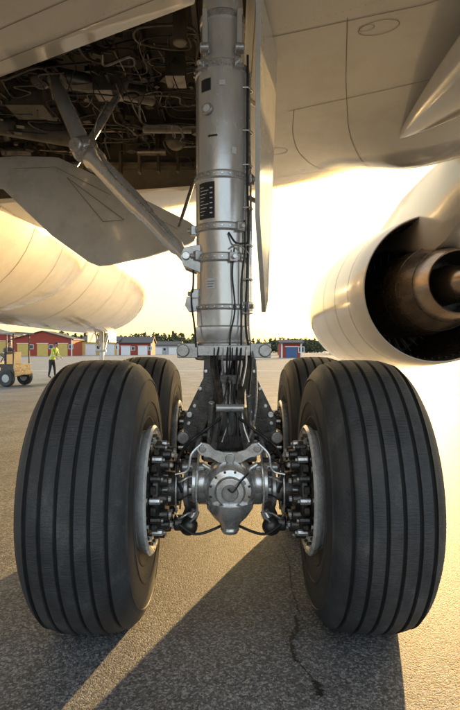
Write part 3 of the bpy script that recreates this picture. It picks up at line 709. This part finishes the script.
shed('red_wooden_shed',19.5,165,7,7,3.2,1.5,REDW,1)
shed('grey_warehouse',52,190,26,12,4,1.2,GREYW,4)
LEAF=M('foliage',(.05,.07,.028),.8,0,.5,.3); LEAF2=M('foliage_light',(.10,.11,.045),.8,0,.4,.3); BARK=M('bark',(.10,.07,.05),.9)
def trees(name,x0,x1,y,n,hmin,hmax,seed):
    random.seed(seed); b=B(name,[LEAF,BARK,LEAF2])
    for i in range(n):
        x=random.uniform(x0,x1); yy=y+random.uniform(-14,14); hh=random.uniform(hmin,hmax); con=random.random()<.5
        b.tube([(x,yy,0),(x+random.uniform(-.3,.3),yy,hh*.5),(x,yy,hh*.9)],lambda t,h_=hh:.02*h_*(1-t)+.03,1,5,2)
        for k in range(100):
            t=random.random()**.8; z=hh*(.08+.9*t)
            rr=(hh*.26*(1-t)+.3) if con else hh*.33*math.sin(math.pi*min(1,.2+.8*t))**.6
            a=random.uniform(0,6.28); q=rr*math.sqrt(random.random()); c_=V((x+q*math.cos(a),yy+q*math.sin(a),z)); s_=random.uniform(.4,1.0)*(1.2-.5*t)
            u=V((random.gauss(0,1),random.gauss(0,1),random.gauss(0,1))).normalized(); w_=u.orthogonal().normalized()
            b.face(b.ring([c_+u*s_,c_+w_*s_*.7,c_-u*s_*.8,c_-w_*s_*.6]),0 if random.random()<.65 else 2)
    b.done()
trees('tree_line',-150,-15,240,170,6.5,10.5,1)
trees('tree_line',-45,60,330,160,6,10,2)
trees('tree_line',60,230,300,130,6,10,3)
hb=B('hills',[LEAF]); prev=None
for i in range(81):
    x=-1800+45*i; z=26+7*math.sin(i*.45)+4*math.sin(i*1.3+1)
    rg=hb.ring([(x,1400,-1),(x,1440,z*.7),(x,1500,z),(x,1700,z*.6)])
    if prev: hb.bridge(prev,rg,0,False)
    prev=rg
hb.done()
# ------------------------------------------------------------------ workers
SKIN=M('skin',(.50,.30,.21),.55); VEST=M('hi_vis_vest',(.55,.75,.06),.6,0,.1,10); NAVY=M('navy_trousers',(.03,.035,.05),.8); HAIR=M('dark_hair',(.03,.02,.015),.7); REFL=M('reflective_band',(.75,.75,.72),.3); BOOT=M('boots',(.02,.02,.02),.6); WSH=M('work_jacket',(.10,.11,.14),.8); BEAN=M('cap',(.05,.05,.07),.8)
def person(name,x,y,face,coat,bend=0.,armf=.5,stride=.12):
    root=empty(name,(x,y,0)); root.rotation_euler=(0,0,face)
    vs=[];es=[];rad=[]
    def v(p,r,par=None):
        vs.append(p);rad.append(r); i=len(vs)-1
        if par is not None: es.append((par,i))
        return i
    f=lambda z:-math.sin(bend)*(z-.95)
    pel=v((0,0,.95),.145); wst=v((0,f(1.1),1.10),.135,pel); chs=v((0,f(1.3),1.30),.155,wst); up=v((0,f(1.44),1.43),.12,chs); nk=v((0,f(1.5),1.50),.055,up); hd=v((0,f(1.56)-.01,1.56),.05,nk)
    for sx in(-1,1):
        hp=v((sx*.09,0,.88),.105,pel); kn=v((sx*.11,-.03-sx*stride*.5,.50),.068,hp); an=v((sx*.12,-sx*stride,.10),.046,kn); to=v((sx*.13,-sx*stride-.15,.04),.042,an)
        sh=v((sx*.19,f(1.42),1.41),.068,up); el=v((sx*.25,f(1.15)-.05-.1*armf,1.15),.048,sh); wr=v((sx*.22,f(1.0)-.12-.28*armf,.95+.15*armf),.032,el); pm=v((sx*.215,f(1.0)-.16-.33*armf,.90+.15*armf),.036,wr)
        p=V(vs[pm])
        for q in range(4): 
            a=v(tuple(p+V(((q-1.5)*.02,-.035,-.05))),.010,pm); v(tuple(p+V(((q-1.5)*.021,-.03-.003*q,-.095+.008*abs(q-1.4)))),.008,a)
        a=v(tuple(p+V((-sx*.045,-.03,-.015))),.011,pm); v(tuple(p+V((-sx*.06,-.05,-.04))),.009,a)
    me=bpy.data.meshes.new('body'); me.from_pydata(vs,es,[]); o=bpy.data.objects.new('body',me); S.collection.objects.link(o)
    sk=o.modifiers.new('s','SKIN'); 
    for i,r_ in enumerate(rad): me.skin_vertices[0].data[i].radius=(r_,r_*(.75 if i in(0,1,2,3) else 1))
    me.skin_vertices[0].data[0].use_root=True
    sb=o.modifiers.new('u','SUBSURF'); sb.levels=2; sb.render_levels=2
    dg=bpy.context.evaluated_depsgraph_get(); m2=bpy.data.meshes.new_from_object(o.evaluated_get(dg)); o.modifiers.clear(); o.data=m2
    for m in(NAVY,coat,SKIN,BOOT,REFL): m2.materials.append(m)
    for p in m2.polygons:
        p.use_smooth=True; c_=p.center; hand=abs(c_.x)>.15 and c_.z<.94+.15*armf and c_.y<-.13-.28*armf+f(1.0) and c_.z>.7
        p.material_index= 2 if hand or c_.z>1.49 else (3 if c_.z<.13 else (0 if c_.z<.92 else (4 if 1.08<c_.z<1.13 or 1.25<c_.z<1.29 else 1)))
    o.parent=root
    b=B('head',[SKIN,HAIR,BEAN],root); hy=f(1.66)-.02
    b.sphere((0,hy,1.66),.115,0,(.72,.88,1.05),20); b.sphere((0,hy-.03,1.60),.07,0,(.8,.9,.9)); b.sphere((0,hy-.108,1.645),.016,0,(.8,1.2,1.4),8)
    b.sphere((0,hy+.012,1.695),.112,2,(.80,.93,.86),20)
    for sx in(-1,1): b.sphere((sx*.085,hy+.005,1.65),.022,0,(.4,.8,1.3),8); b.sphere((sx*.032,hy-.092,1.665),.010,1,(1.2,.6,.7),8)
    b.box((0,hy-.088,1.605),(.045,.012,.008),1)
    b.done()
    return root
person('airport_worker',-8.75,25.2,R(75),VEST,.35,.7,.10)
person('airport_worker',-9.15,21.1,R(60),WSH,.12,.9,.05)
CARTW=M('cart_white',(.6,.6,.58),.4,0,.08,3,dirt=(.2,.18,.15),dirt_amt=.5); 
e=empty('baggage_tractor',(-8.85,19.9,0)); e.rotation_euler=(0,0,R(-12))
b=B('body',[CARTW,DARK,HOSE,YEL],e,.02)
b.box((0,0,.48),(1.9,1.15,.22),1); b.prism([(-.95,-.55,.59),(-.1,-.55,.59),(-.1,-.55,.95),(-.85,-.55,.88),(-.95,-.55,.8)],(0,1.1,0),0)
b.box((.62,0,.72),(.55,1.1,.26),1); b.box((.25,0,.78),(.45,.9,.12),2); b.box((.48,0,1.05),(.1,.9,.5),2)
for x in(-.15,.85):
    for y in(-.5,.5): b.cyl((x,y,.6),(x,y,2.0),.025,m=1,segs=8)
b.box((.35,0,2.03),(1.3,1.2,.06),0); b.cyl((-.05,0,.9),(.1,0,1.15),.02,m=1); b.lathe([(.17,0),(.185,.012),(.17,.024)],(.1,0,1.15),(.5,0,.8),20,2)
b.cyl((.95,0,.4),(1.2,0,.4),.04,m=1); b.box((-.97,0,.45),(.06,1.1,.12),3)
b.done()
b=B('wheels',[RUB,CARTW],e)
for x in(-.6,.62):
    for y in(-.56,.56):
        b.lathe([(.15,-.09),(.27,-.10),(.31,-.06),(.315,0),(.31,.06),(.27,.10),(.15,.09)],(x,y,.315),(0,1,0),28,0); b.lathe([(.15,-.095),(.12,-.06),(.05,-.08)],(x,y,.315),(0,1,0),20,1)
b.done()
